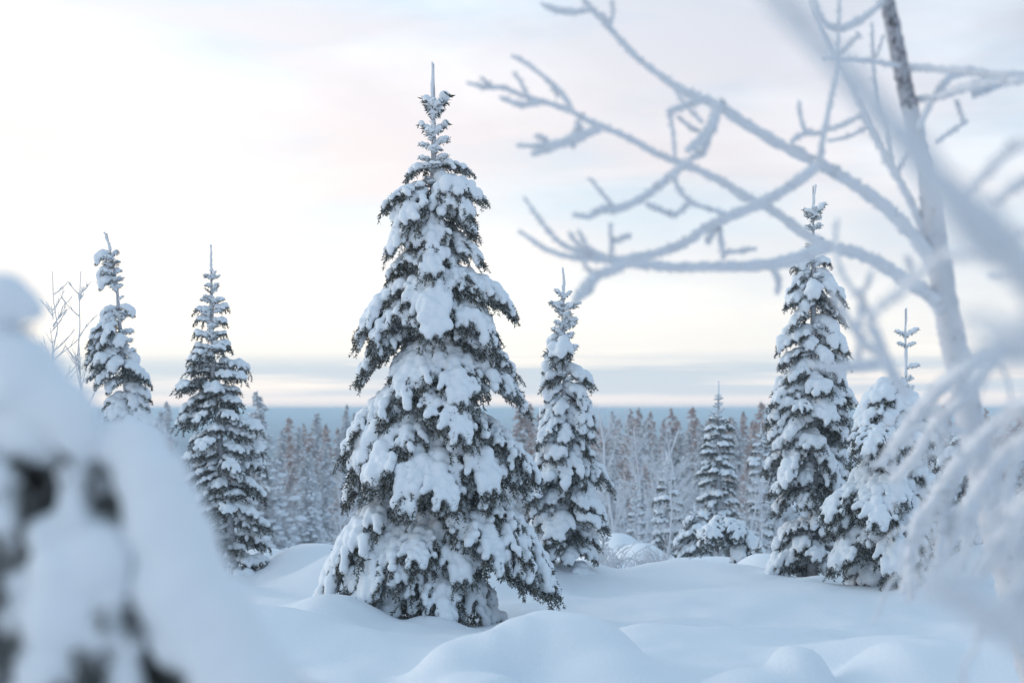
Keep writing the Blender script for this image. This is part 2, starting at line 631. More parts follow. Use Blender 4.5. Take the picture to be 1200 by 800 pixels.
def spruce(label, d, outline, centre, base_y, pool, seed, dz=.15, per=5, extra=(), leader=None, group=None, start=None,
           trunk_r=.07, front=.93, skip=(), bare=.10, fill=1.0, slim=(0, 1), name='spruce_tree'):
    """outline rows: (photo row, left edge, right edge); centre: (row, column) of the stem"""
    rng = np.random.default_rng(seed)
    ol = np.array(outline, float)
    cy = np.array([c[0] for c in centre], float)
    cx = np.array([c[1] for c in centre], float)
    base = P(np.interp(base_y, cy, cx), base_y, d)
    t = thing(name, label, 'tree', tuple(base), group)
    zt = lambda py: EYE + (HZ - py) / F * d
    xt = lambda py: (np.interp(py, cy, cx) - 600) / F * d
    top = ol[0][0]
    rows = np.linspace(base_y + 16, top, 16)
    pts = np.array([(xt(r) - base[0], 0, zt(r) - base[2]) for r in rows])
    H = pts[-1][2]
    rad = trunk_r * (1 - np.clip(pts[:, 2] / H, 0, 1)) ** .8 + .007
    mb = MB()
    tube(mb, crom(np.c_[pts, rad], 4)[:, :3], crom(np.c_[pts, rad], 4)[:, 3], 8, 0, rng, .08)
    link('trunk', mb.mesh('spruce_trunk', [M_BARK], True), t)
    # leader: rime on the top shoot
    lead_y = start if start is not None else ol[1][0]
    lr = np.linspace(lead_y, top, 14)
    mb = MB()
    lp = np.array([(xt(r) - base[0], 0, zt(r) - base[2] + .01) for r in lr])
    lp[:, :2] += np.cumsum(rng.normal(0, .006, (14, 2)), 0) * np.linspace(0, 1, 14)[:, None]
    tube(mb, lp, np.linspace(.022, .011, 14) * rng.uniform(.8, 1.35, 14), 7, 0, rng, .15)
    link('leader', mb.mesh('leader_shoot', [M_RIME], True), t)
    # boughs
    z_lo, z_hi = zt(ol[-1][0]), zt(lead_y)
    nlev = int((z_hi - z_lo) / dz * 1.15)
    gold = rng.uniform(0, 6.28)
    for k in range(nlev):
        f = (k + .5) / nlev
        wf = rng.uniform(.78, 1.04)
        for j in range(per):
            z = z_hi + (z_lo - z_hi) * (max(.02, k + .5 + rng.normal(0, .17)) / nlev) ** 1.15
            py = HZ - (z - EYE) * F / d
            if j == 0:
                th = math.pi + rng.uniform(-.4, .4)
            elif j == 1:
                th = rng.uniform(-.4, .4)
            else:
                gold += 2.39996
                th = gold
                if math.sin(th) > .3 and rng.random() < .35:
                    continue
            if any(a <= py <= b for a, b in skip):
                continue
            c = np.interp(py, cy, cx)
            le = (c - np.interp(py, ol[:, 0], ol[:, 1])) / F * d
            re = (np.interp(py, ol[:, 0], ol[:, 2]) - c) / F * d
            ct = math.cos(th)
            mean = (.5 * (le + re)) * front
            sd_ = re if ct > 0 else le
            w = abs(ct) ** 1.3
            reach = sd_ * w + mean * (1 - w)
            reach *= rng.uniform(.9, 1.0) if j < 2 else rng.uniform(.5, 1.0)
            reach *= wf * fill * (slim[1] if py < slim[0] else 1)
            reach = max(.06, reach - .035)
            pl = pool if reach > .17 else TUFT
            b = pick(pl, reach, rng)
            s = min(1.4, max(.55, reach / b.dx))
            tl = 24 if pl is TUFT else 9
            za = min(z - b.dz * s, zt(lead_y) - .05 * rng.random())
            pa = HZ - (za - EYE) * F / d
            put_bough(t, b, (xt(pa) - base[0], 0, za - base[2]), th, s * np.array((1, rng.uniform(.85, 1.15), rng.uniform(.9, 1.1))),
                      R(rng.uniform(-tl, tl)), R(rng.uniform(-14, 14)), j > 1 and rng.random() < bare)
    # boughs read off one by one: (attach row, tip column, tip row, metres nearer the camera)
    for (ya, tx, ty, fw, pl) in extra:
        a = np.array((xt(ya), d, zt(ya)))
        e = P(tx, ty, d)
        e[1] -= fw
        e[0] *= (d - fw) / d
        v = e - a
        hor = math.hypot(v[0], v[1])
        b = pick(pl, hor, rng, -v[2] / hor)
        s = hor / b.dx
        # tilt so the tip lands where it should
        ang = math.atan2(-v[2], hor) - math.atan2(-b.dz, b.dx)
        s = math.hypot(hor, v[2]) / math.hypot(b.dx, b.dz)
        put_bough(t, b, tuple(a - base), math.atan2(v[1], v[0]), s, ang, 0)
        if hor > .4:
            for sg in (-1, 1):
                if rng.random() < .6:
                    continue
                b2 = pick(pl, hor * .7, rng, -v[2] / hor)
                s2 = min(1.4, max(.55, math.hypot(hor, v[2]) * rng.uniform(.62, .82) / math.hypot(b2.dx, b2.dz)))
                a2_ = a - base + np.array((0, 0, rng.uniform(-.12, .08)))
                put_bough(t, b2, tuple(a2_), math.atan2(v[1], v[0]) + sg * R(rng.uniform(18, 38)), s2,
                          math.atan2(-v[2], hor) - math.atan2(-b2.dz, b2.dx), 0)
    return t


# ------------------------------------------------------------------ terrain
def vnoise(x, y, seed):
    rg = np.random.default_rng(seed)
    T = rg.random((256, 256))
    xi, yi = np.floor(x).astype(int), np.floor(y).astype(int)
    fx, fy = x - xi, y - yi
    fx, fy = fx * fx * fx * (fx * (fx * 6 - 15) + 10), fy * fy * fy * (fy * (fy * 6 - 15) + 10)
    h = lambda a, b: T[(a % 256), (b % 256)]
    return (h(xi, yi) * (1 - fx) + h(xi + 1, yi) * fx) * (1 - fy) + (h(xi, yi + 1) * (1 - fx) + h(xi + 1, yi + 1) * fx) * fy - .5


_by = np.array((-20, 0, 5, 9, 14, 18, 22, 28, 40, 60, 100, 150, 300, 1000, 2500, 4000, 6000))
_bz = np.array((.1, 0, -.1, -.2, -.43, -.6, -.85, -1.45, -2.6, -4.2, -7.0, -9.0, -13, -20, -14, 3.4, 3.0))
# snow mounds: column, distance, height, half-widths across and along (m), squareness
MOUNDS = [
    (548, 9.2, .23, .32, .42, 2.3), (600, 9.4, .22, .25, .4, 2.0), (668, 9.7, .26, .50, .6, 1.9), (715, 9.2, .17, .5, .6, 1.2), (520, 9.0, .16, .25, .4, 1.4),
    (560, 8.6, .2, .35, .4, 1.4),
    (935, 9.1, .27, .22, .4, 2.0), (885, 8.9, .14, .33, .4, 1.6), (1070, 9.3, .33, .42, .7, 1.7), (1190, 9.2, .34, .75, .9, 1.3),
    (1090, 10.2, .25, .8, .7, 1.1),
    (400, 13.0, .28, .55, .8, 1.2), (505, 13.2, .16, .32, .35, 1.3), (460, 12.8, .15, .5, .5, 1.2),
    (345, 24, .34, .75, 1.4, 1.4), (365, 19.5, .36, .55, 1.0, 1.4), (420, 18, .45, .8, 1.2, 1.2), (310, 21, .3, .6, 1.0, 1.3),
    (575, 17.5, .62, .75, 1.3, 1.4), (640, 18.5, .25, .9, .9, 1.2),
    (722, 30, .75, .7, 1.6, 1.6), (748, 27, .35, .5, 1.2, 1.5), (700, 24, .25, .6, 1.0, 1.3), (840, 24, .3, .9, 1.4, 1.3),
    (820, 18.8, .28, 1.0, .8, 1.3), (900, 20.5, .35, .5, .9, 1.4), (965, 16.8, .06, .7, .6, 1.2),
    (1130, 15, .08, .6, .8, 1.3), (1180, 17, .5, .8, 1.2, 1.3), (800, 12, .12, 1.0, .9, 1.2), (720, 13.5, .06, 1.4, .7, 1.0),
    (300, 11, .25, 1.0, 1.0, 1.2), (200, 16, .3, 1.5, 1.5, 1.1)]


def ground_z(x, y):
    x, y = np.asarray(x, float), np.asarray(y, float)
    z = np.zeros(np.broadcast(x, y).shape)
    for o, w in ((-1.0, .25), (0, .5), (1.0, .25)):
        z = z + w * np.interp(y + o * np.clip(np.abs(y) * .12, .3, 80), _by, _bz)
    near = np.clip(1.4 - np.abs(y) / 60, 0, 1)
    z = z + near * (.34 * vnoise(x / 3.3, y / 3.3, 1) * np.clip(y / 12, .3, 1) + .12 * vnoise(x / 1.2 + 9, y / 1.4, 2) + .020 * vnoise(x / .22, y / .26, 3) + .075 * vnoise(x / .55, y / .75, 6))
    far = np.clip((y - 25) / 60, 0, 1) * np.clip(1.2 - y / 600, 0, 1)
    z = z + far * 1.2 * vnoise(x / 14, y / 14, 4)
    acc = np.zeros_like(z)
    for (px, d, h, sx, sy, sq) in MOUNDS:
        mx = (px - 600) / F * d
        wob = 1 + .25 * vnoise(x * 1.6 + px, y * 1.6, 5)
        r2 = ((x - mx) / sx) ** 2 + ((y - d) / sy) ** 2
        acc = acc + (h * np.exp(-(r2 * wob) ** sq)) ** 4
    return z + acc ** .25


ys = np.concatenate((np.arange(-12, 6, .35), np.arange(6, 15.5, .055), np.arange(15.5, 27, .12), np.arange(27, 60, .4),
                     np.geomspace(60, 6000, 70)))
u = np.linspace(-1, 1, 441)
xs = (.42 * u + .58 * u ** 3)
Y = np.repeat(ys[:, None], len(xs), 1)
X = xs[None] * (11 + 1.3 * np.clip(Y, 0, None))
Z = ground_z(X, Y)
mb = MB()
nr, nc = Y.shape
i = np.arange(nr - 1)[:, None] * nc
j = np.arange(nc - 1)[None]
mb.add(np.stack((X, Y, Z), -1).reshape(-1, 3), np.stack((i + j, i + j + 1, i + nc + j + 1, i + nc + j), -1).reshape(-1, 4))
m, t, b = new_mat('snow_field')
co = N(t, 'ShaderNodeTexCoord')
a = N(t, 'ShaderNodeTexNoise')
a.inputs['Scale'].default_value = 34
a.inputs['Detail'].default_value = 6
a.inputs['Roughness'].default_value = .7
t.links.new(co.outputs['Object'], a.inputs['Vector'])
a2 = N(t, 'ShaderNodeTexNoise')
a2.inputs['Scale'].default_value = .8
a2.inputs['Detail'].default_value = 4
t.links.new(co.outputs['Object'], a2.inputs['Vector'])
snowc = mixc(t, a2.outputs[0], (.81, .84, .885), (.87, .89, .92))
a3 = N(t, 'ShaderNodeTexNoise')
a3.inputs['Scale'].default_value = .02
a3.inputs['Detail'].default_value = 5
t.links.new(co.outputs['Object'], a3.inputs['Vector'])
woods = mixc(t, a3.outputs[0], (.07, .09, .10), (.16, .18, .20))
sp = N(t, 'ShaderNodeSeparateXYZ')
t.links.new(co.outputs['Object'], sp.inputs[0])
ff = math_node(t, 'MULTIPLY_ADD', sp.outputs[1], 1 / 150, -1.4, clamp=True)      # far plain is wooded
t.links.new(mixc(t, ff, snowc, woods), b.inputs['Base Color'])
b.inputs['Roughness'].default_value = .7
bp = N(t, 'ShaderNodeBump')
bp.inputs['Strength'].default_value = .6
bp.inputs['Distance'].default_value = .018
t.links.new(a.outputs[0], bp.inputs['Height'])
t.links.new(bp.outputs[0], b.inputs['Normal'])
tag(link('snow_ground', mb.mesh('snow_ground', [m], True)), kind='structure')


def gz(x, y):
    return float(ground_z(np.array([x]), np.array([y]))[0])


# ------------------------------------------------------------------ the spruces in the clearing
MAIN = [(75, 506, 510), (115, 495, 522), (140, 493, 522), (165, 490, 524), (185, 493, 527), (200, 488, 530), (215, 480, 540),
        (238, 470, 550), (258, 465, 550), (272, 472, 556), (298, 458, 566), (322, 455, 556), (335, 452, 552), (352, 444, 592),
        (372, 426, 602), (392, 422, 578), (420, 424, 596), (440, 425, 600), (455, 436, 608), (475, 408, 612), (510, 404, 600),
        (540, 403, 624), (560, 403, 630), (580, 404, 626), (600, 397, 612), (622, 392, 616), (650, 392, 612), (680, 400, 590),
        (708, 415, 570), (722, 450, 566)]
H_ = HEAVY
spruce('tall central spruce, heavily snow-laden, standing alone before the forest', 14.0, MAIN,
       [(75, 508), (300, 508), (730, 500)], 724, HEAVY, 101, dz=.21, per=6, start=188, trunk_r=.085, fill=.62, bare=.55, slim=(345, .72),
       extra=[(198, 478, 206, 0, H_), (196, 548, 200, 0, H_), (212, 566, 236, .1, H_), (214, 552, 256, .25, H_), (218, 451, 244, .05, H_), (222, 468, 266, .25, H_),
              (250, 556, 272, .05, H_), (250, 457, 296, .1, H_), (248, 500, 292, .32, H_), (275, 563, 306, .1, H_), (290, 456, 324, .05, H_), (285, 507, 325, .45, H_),
              (318, 603, 366, .05, H_), (325, 577, 352, .2, H_), (325, 423, 398, .1, H_), (340, 440, 400, .3, H_), (310, 508, 395, .6, H_), (340, 578, 405, .35, H_),
              (375, 423, 442, .1, H_), (380, 599, 436, .1, H_), (405, 614, 478, .1, H_), (400, 550, 470, .6, H_), (400, 470, 470, .5, H_), (440, 554, 512, .7, H_),
              (440, 406, 530, .05, H_), (450, 420, 545, .25, H_), (500, 403, 582, .05, H_), (470, 443, 560, .6, H_), (500, 485, 590, .75, H_), (500, 537, 585, .75, H_),
              (470, 629, 556, .1, H_), (500, 620, 580, .05, H_), (480, 585, 568, .5, H_), (545, 630, 640, .15, H_), (575, 651, 688, .2, H_), (570, 628, 676, .3, H_),
              (570, 373, 714, .15, H_), (560, 388, 672, .25, H_), (590, 419, 710, .6, H_), (600, 456, 672, .7, H_), (590, 554, 668, .6, H_), (630, 577, 726, .3, LIGHT), (610, 560, 722, .45, LIGHT),
              (640, 515, 716, .8, H_), (640, 450, 716, .55, H_), (610, 500, 650, .8, H_),
              (143, 524, 113, .0, SPIRE), (142, 497, 117, .0, SPIRE), (146, 505, 122, .1, SPIRE), (160, 524, 145, .0, SPIRE), (158, 492, 147, .03, SPIRE),
              (168, 500, 156, .12, SPIRE), (172, 525, 164, .06, TUFT), (176, 492, 170, .03, TUFT), (182, 510, 176, .16, TUFT), (190, 524, 184, .05, TUFT),
              (192, 492, 186, .05, TUFT), (198, 505, 196, .18, TUFT)])
spruce('slender snowy spruce right behind the tall central one', 18.0,
       [(315, 659, 661), (345, 650, 669), (375, 642, 680), (400, 641, 680), (425, 637, 676), (445, 634, 690), (460, 630, 699), (480, 631, 698),
        (510, 623, 700), (545, 629, 705), (570, 618, 712), (592, 613, 718), (612, 613, 716), (640, 626, 704), (668, 640, 704), (684, 650, 711)],
       [(315, 660), (500, 662), (690, 672)], 688, HEAVY[3:] + LADEN[:7], 202, dz=.19, per=6, start=350, trunk_r=.05,
       extra=[(352, 651, 340, 0, TUFT), (352, 669, 342, 0, TUFT), (365, 645, 355, 0, TUFT), (365, 676, 356, .1, TUFT), (400, 660, 420, .3, LIGHT)])
spruce('open-branched lightly snowed spruce left of the tall central one', 19.0,
       [(288, 246, 248), (312, 240, 254), (325, 236, 262), (345, 226, 272), (365, 216, 280), (385, 216, 276), (400, 222, 271), (427, 214, 303),
        (450, 200, 292), (465, 197, 288), (490, 200, 310), (515, 205, 315), (530, 207, 322), (560, 215, 322), (590, 220, 320), (620, 230, 322),
        (652, 240, 332), (670, 258, 328), (686, 264, 318)],
       [(288, 247), (450, 250), (672, 276)], 676, LIGHT, 303, dz=.21, per=6, start=318, trunk_r=.05, fill=.97, bare=.05, slim=(400, .82))
spruce('gappy snow-clumped spruce rising behind the big blurred snow mound', 20.0,
       [(273, 125, 127), (297, 113, 145), (312, 110, 142), (325, 105, 141), (345, 116, 147), (352, 122, 145), (367, 118, 163), (385, 116, 156), (402, 99, 159),
        (420, 96, 166), (442, 100, 187), (460, 122, 181), (480, 118, 182), (520, 108, 200), (580, 98, 215), (650, 88, 235)],
       [(273, 125), (330, 136), (400, 142), (480, 150), (690, 158)], 680, HEAVY[3:9] + LADEN, 404, dz=.17, per=5, start=294, trunk_r=.06, fill=.9, skip=((348, 362),))
spruce('tall narrow spruce partly behind the frosted birch boughs', 18.0,
       [(218, 952, 954), (245, 946, 961), (262, 943, 968), (278, 945, 962), (300, 936, 971), (320, 930, 973), (345, 919, 989), (372, 915, 992),
        (388, 908, 990), (402, 909, 984), (430, 912, 1000), (442, 920, 990), (465, 905, 1001), (492, 897, 1005), (525, 895, 1005), (560, 893, 1002),
        (600, 899, 1003), (640, 897, 1005), (684, 899, 1002)],
       [(218, 953), (690, 953)], 690, HEAVY[3:] + LADEN, 505, dz=.2, per=5, start=248, trunk_r=.065,
       extra=[(258, 966, 240, 0, TUFT), (262, 943, 246, 0, TUFT), (258, 955, 246, .15, TUFT), (318, 931, 312, 0, LIGHT), (310, 972, 308, 0, LIGHT)])
spruce('squat spruce buried in thick snow clumps beside the frosted birch trunk', 16.0,
       [(440, 1032, 1062), (455, 1018, 1070), (475, 1005, 1082), (500, 994, 1090), (525, 990, 1096), (560, 996, 1100), (580, 976, 1102), (605, 968, 1106),
        (640, 972, 1104), (680, 983, 1094), (702, 996, 1086)],
       [(440, 1046), (710, 1042)], 708, LADEN, 606, dz=.16, per=6, start=446, trunk_r=.07, bare=.02,
       extra=[(560, 972, 605, .3, H_), (560, 1040, 610, .8, H_), (600, 985, 660, .4, H_), (500, 1010, 530, .6, H_), (590, 1060, 660, .8, H_)])
spruce('bare thin young spruce top poking up behind the squat one', 21.0,
       [(362, 1061, 1063), (390, 1056, 1068), (415, 1054, 1070), (445, 1050, 1076), (520, 1040, 1085), (600, 1035, 1095), (670, 1030, 1100)],
       [(362, 1061), (690, 1064)], 690, LIGHT, 707, dz=.22, per=4, start=440, trunk_r=.03,
       extra=[(396, 1075, 386, 0, TUFT), (396, 1050, 388, 0, TUFT), (408, 1072, 402, 0, TUFT), (408, 1053, 402, .05, TUFT), (432, 1076, 428, 0, TUFT)])
spruce('snow-clumped spruce half hidden by blurred frosted twigs', 20.0,
       [(470, 1129, 1131), (490, 1120, 1140), (530, 1105, 1155), (580, 1092, 1165), (620, 1095, 1170), (655, 1100, 1168)],
       [(470, 1130), (670, 1132)], 668, HEAVY, 808, dz=.2, per=5, start=486, trunk_r=.05)
spruce('dark-stemmed pointed spruce standing before the forest right of centre', 34.0,
       [(447, 841, 843), (470, 836, 848), (485, 830, 854), (500, 823, 861), (530, 816, 865), (560, 812, 866), (590, 814, 868), (645, 812, 870)],
       [(447, 842), (680, 842)], 664, LIGHT, 909, dz=.24, per=6, start=462, trunk_r=.09)
spruce('low bushy spruce weighed down with snow below the dark-stemmed pointed spruce', 26.0,
       [(590, 812, 818), (605, 800, 828), (630, 790, 836), (650, 784, 842), (668, 788, 840)],
       [(590, 815), (690, 814)], 680, HEAVY, 111, dz=.13, per=6, start=600, trunk_r=.05)
spruce('pale frost-covered young spruce left of the low bushy one', 33.0,
       [(528, 781, 783), (550, 772, 792), (580, 765, 800), (610, 760, 805), (655, 760, 804)],
       [(528, 782), (680, 782)], 663, LIGHT, 121, dz=.26, per=5, start=540, trunk_r=.05)

spruce('hazy pale spruce just left of the tall narrow spruce', 37.0,
       [(496, 891, 893), (515, 882, 902), (545, 875, 908), (580, 872, 912), (645, 872, 912)], [(496, 892), (680, 892)], 660, LIGHT, 131, dz=.28, per=5, start=508, trunk_r=.05)
spruce('small dark pointed spruce at the foot of the pale forest birches', 40.0,
       [(556, 744, 746), (575, 738, 752), (600, 734, 757), (650, 731, 760)], [(556, 745), (680, 745)], 658, LIGHT, 141, dz=.26, per=5, start=565, trunk_r=.04)
spruce('knee-high snow-capped spruce poking from the drift right of the slender spruce', 24.0,
       [(622, 706, 708), (636, 697, 716), (655, 693, 722)], [(622, 707), (680, 707)], 672, HEAVY[:9], 151, dz=.12, per=5, start=628, trunk_r=.025)
spruce('tiny snow-buried spruce between the bowed spruce and the tall narrow spruce', 21.0,
       [(632, 888, 890), (645, 880, 897), (662, 878, 899)], [(632, 889), (685, 889)], 678, HEAVY[:9], 161, dz=.11, per=5, start=637, trunk_r=.025)

# bent sapling: its top hooked over by the snow
bd = 23.0
bb = P(868, 690, bd)
t = thing('bent_spruce', 'young spruce bowed into a hook by snow, beside the low bushy spruce', 'tree', tuple(bb))
bpts = [(868, 690), (873, 655), (872, 632), (862, 617), (848, 612), (836, 617), (828, 630)]
bp3 = np.array([P(x, y, bd) - bb for x, y in bpts])
mb = MB()
c_ = crom(np.c_[bp3, np.linspace(.05, .015, 7)], 5)
tube(mb, c_[:, :3], c_[:, 3], 7)
link('trunk', mb.mesh('bent_trunk', [M_BARK], True), t)
rng = np.random.default_rng(77)
for k in range(34):
    q = c_[int(len(c_) * (.18 + .8 * k / 34))]
    put_bough(t, pick(HEAVY, .22 + .18 * rng.random(), rng), tuple(q[:3] + (0, 0, .06)), rng.uniform(0, 6.28), rng.uniform(.8, 1.1), R(rng.uniform(5, 35)), 0)


# ------------------------------------------------------------------ forest
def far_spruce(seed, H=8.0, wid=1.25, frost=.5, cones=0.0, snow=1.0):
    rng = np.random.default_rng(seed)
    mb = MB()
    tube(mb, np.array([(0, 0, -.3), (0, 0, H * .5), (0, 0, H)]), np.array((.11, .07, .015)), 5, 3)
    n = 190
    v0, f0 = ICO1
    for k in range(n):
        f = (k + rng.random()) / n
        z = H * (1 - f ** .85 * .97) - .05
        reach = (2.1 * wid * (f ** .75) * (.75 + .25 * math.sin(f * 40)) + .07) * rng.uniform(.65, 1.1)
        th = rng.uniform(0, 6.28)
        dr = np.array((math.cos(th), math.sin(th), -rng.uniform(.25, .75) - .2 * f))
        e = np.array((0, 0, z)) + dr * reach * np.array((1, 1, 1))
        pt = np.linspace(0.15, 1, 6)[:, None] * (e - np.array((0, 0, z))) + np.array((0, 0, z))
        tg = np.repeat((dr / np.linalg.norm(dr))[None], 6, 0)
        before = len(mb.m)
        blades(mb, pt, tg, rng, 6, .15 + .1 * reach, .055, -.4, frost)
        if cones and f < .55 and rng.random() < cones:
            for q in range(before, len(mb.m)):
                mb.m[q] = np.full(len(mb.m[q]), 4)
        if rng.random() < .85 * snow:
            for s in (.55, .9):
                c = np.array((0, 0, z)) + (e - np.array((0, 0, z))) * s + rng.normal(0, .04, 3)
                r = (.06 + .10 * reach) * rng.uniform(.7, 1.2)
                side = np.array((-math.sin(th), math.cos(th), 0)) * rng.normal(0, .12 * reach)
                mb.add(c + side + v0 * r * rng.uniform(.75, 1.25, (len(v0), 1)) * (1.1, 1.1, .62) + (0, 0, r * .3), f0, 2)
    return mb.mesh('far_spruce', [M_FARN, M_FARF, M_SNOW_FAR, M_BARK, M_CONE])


def far_birch(seed, H=5.0):
    rng = np.random.default_rng(seed)
    mb = MB()

    def grow(p, d, ln, r, lv):
        n = 5
        pts = [p]
        for k in range(n):
            d = d + rng.normal(0, .13, 3) + np.array((0, 0, .04 if lv < 2 else -.03))
            d /= np.linalg.norm(d)
            pts.append(pts[-1] + d * ln / n)
        tube(mb, np.array(pts), np.linspace(r, r * .45, n + 1) * (1, .7, .8, .9)[lv], 3 if lv else 5)
        if lv < 3:
            for k in range((17, 7, 5)[lv]):
                f = rng.uniform(.2 if lv == 0 else .15, 1)
                q = pts[min(n, int(f * n))]
                side = rng.normal(size=3)
                nd = d * .8 + side / np.linalg.norm(side) * .7
                nd[2] = abs(nd[2]) * .8 + .15
                nd /= np.linalg.norm(nd)
                grow(q, nd, ln * (.42 if lv == 0 else .5) * (1.15 - .6 * f), r * .45, lv + 1)
    grow(np.array((0, 0, -.2)), np.array((.05, 0, 1.0)), H, .05, 0)
    return mb.mesh('far_birch', [M_TWIG])


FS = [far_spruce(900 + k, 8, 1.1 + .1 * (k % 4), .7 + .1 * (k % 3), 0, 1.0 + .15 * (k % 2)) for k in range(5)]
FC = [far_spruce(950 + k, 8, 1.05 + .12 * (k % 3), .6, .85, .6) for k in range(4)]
FB = [far_birch(970 + k) for k in range(5)]
rng = np.random.default_rng(5)


def region(px, d, rusty):
    look = 'rusty-topped frosted' if rusty else 'grey frosted'
    where = next(w for lim, w in ((212, 'left of the open-branched spruce'), (430, 'between the open-branched and the tall central spruce'),
                                  (600, 'close behind the tall central spruce'), (665, 'behind the slender spruce'),
                                  (842, 'between the slender and the dark-stemmed pointed spruce'),
                                  (953, 'between the dark-stemmed pointed and the tall narrow spruce'),
                                  (9999, 'seen through the rimed birch twigs')) if px < lim)
    row = 'on the forest skyline' if d > 78 else 'low in the forest'
    return f'{look} spruce {row} {where}', f'{look} spruces {row} {where}'


FOREST = []


def forest_tree(px, py_top, d, mesh, wide=1.0, lab=None):
    x = (px - 600) / F * d
    z0 = gz(x, d) - .15
    zt_ = EYE + (HZ - py_top) / F * d
    s = (zt_ - z0) / 8.0
    if s < .12:
        return
    o = link('forest_spruce', mesh, None, (x, d, z0), (R(rng.uniform(-1.5, 1.5)), R(rng.uniform(-1.5, 1.5)), rng.uniform(0, 6.28)),
             (s * wide * rng.uniform(.85, 1.1),) * 2 + (s,))
    l, gname = lab or region(px, d, mesh in FC)
    tag(o, l, 'tree', gname)


# tops along the skyline, read from the photograph
for px, py in ((338, 487), (346, 498), (355, 495), (372, 483), (381, 496), (408, 474), (414, 484), (330, 502), (362, 505), (395, 500), (425, 480)):
    forest_tree(px, py, rng.uniform(80, 105), FS[rng.integers(5)] if rng.random() < .6 else FC[rng.integers(4)])
forest_tree(303, 459, 52, FS[0], 1.1, ('grey frosted forest spruce standing tall just right of the open-branched spruce', None))
for px, py in ((186, 480), (196, 470), (180, 492), (60, 490), (100, 485), (140, 492), (20, 480)):
    forest_tree(px, py, rng.uniform(85, 110), FS[rng.integers(5)])
for px, py in ((609, 470), (617, 480), (625, 474), (634, 484), (697, 486), (706, 494), (716, 497), (725, 492), (737, 481), (744, 490), (750, 480), (758, 493),
               (765, 484), (776, 492), (785, 481), (797, 493), (808, 478), (818, 492), (828, 489), (852, 490), (860, 496), (869, 484), (880, 494), (893, 472),
               (903, 486), (1006, 492), (1015, 486), (1085, 492), (1098, 484), (1108, 478), (1119, 490), (1131, 482), (1145, 488), (1156, 480), (1168, 490),
               (1180, 482), (1194, 486), (1207, 480)):
    forest_tree(px, py - 3, rng.uniform(88, 120), FC[rng.integers(4)] if rng.random() < .95 else FS[rng.integers(5)])
for k in range(22):
    forest_tree(rng.uniform(-160, 150), rng.uniform(482, 520), rng.uniform(60, 110), FS[rng.integers(5)] if rng.random() < .6 else FC[rng.integers(4)])
for k in range(200):
    px = rng.uniform(150, 1260) if k % 3 else rng.uniform(690, 920)
    d = rng.uniform(46, 90)
    if 320 < px < 420 and d < 58:
        continue
    py = 505 + (90 - d) / 44 * 50 + rng.normal(0, 14)
    if px < 430:
        py += 6
    forest_tree(px, py, d, FS[rng.integers(5)] if rng.random() < .7 else FC[rng.integers(4)])
for k in range(20):
    px = rng.uniform(700, 790) if k < 6 else (rng.uniform(310, 430) if k < 10 else rng.uniform(690, 1200))
    d = rng.uniform(36, 62)
    x = (px - 600) / F * d
    o = link('frosted_birch', FB[rng.integers(5)], None, (x, d, gz(x, d)), (0, 0, rng.uniform(0, 6.28)), rng.uniform(.5, .85))
    side = 'left' if px < 520 else 'right'
    tag(o, f'pale rime-covered bare birch at the forest edge {side} of the tall central spruce', 'tree',
        f'rimed birches at the forest edge {side} of the tall central spruce')

# ------------------------------------------------------------------ bare saplings, shrubs
def bare_sapling(label, d, base, top, seed, twigs):
    b0 = P(*base, d)
    t = thing('birch_sapling', label, 'tree', tuple(b0), 'bare saplings behind the blurred snow mound')
    rg = np.random.default_rng(seed)
    e = P(*top, d) - b0
    ln = np.linspace(0, 1, 12)[:, None] * e + np.c_[rg.normal(0, .02, 12), np.zeros(12), np.zeros(12)]
    mb = MB()
    tube(mb, ln, np.linspace(.02, .006, 12), 6)
    link('trunk', mb.mesh('sapling_stem', [M_TWIG], True), t)
    for k in range(twigs):
        f = rg.uniform(.45, .95)
        p = e * f
        a = rg.uniform(0, 6.28)
        L = (1.05 - f) * rg.uniform(.7, 1.4) + .12
        q = walk(p, a, R(rg.uniform(30, 60)), R(rg.uniform(40, 75)), L, 6, rg, .1)
        mb = MB()
        tube(mb, q, np.linspace(.010, .004, 7), 5)
        for m_ in range(4):
            w = walk(q[rg.integers(1, 6)], a + rg.choice((-.7, .7)), R(40), R(60), L * .4, 4, rg, .1)
            tube(mb, w, np.linspace(.007, .003, 5), 4)
        link('branch', mb.mesh('sapling_branch', [M_TWIG], True), t)


bare_sapling('bare rimed sapling with a bushy crown of twigs against the sky', 20, (62, 680), (62, 318), 3, 20)
bare_sapling('thin bare sapling left of the gappy snow-clumped spruce', 20, (98, 680), (92, 318), 4, 13)


def shrub_mesh(seed, n=16, H=.9):
    rg = np.random.default_rng(seed)
    mb = MB()
    for k in range(n):
        a = rg.uniform(0, 6.28)
        q = walk(np.array((rg.normal(0, .08), rg.normal(0, .08), -.05)), a, R(rg.uniform(60, 88)), R(rg.uniform(5, 60)), H * rg.uniform(.5, 1), 8, rg, .12)
        tube(mb, q, np.linspace(.010, .006, 9) * 1.2, 4)
        for m_ in range(5):
            i_ = rg.integers(2, 8)
            w = walk(q[i_], a + rg.normal(0, .9), R(rg.uniform(10, 60)), R(rg.uniform(-10, 40)), H * .25, 4, rg, .15)
            tube(mb, w, np.linspace(.008, .005, 5), 4)
    return mb.mesh('shrub_twigs', [M_TWIG], True)


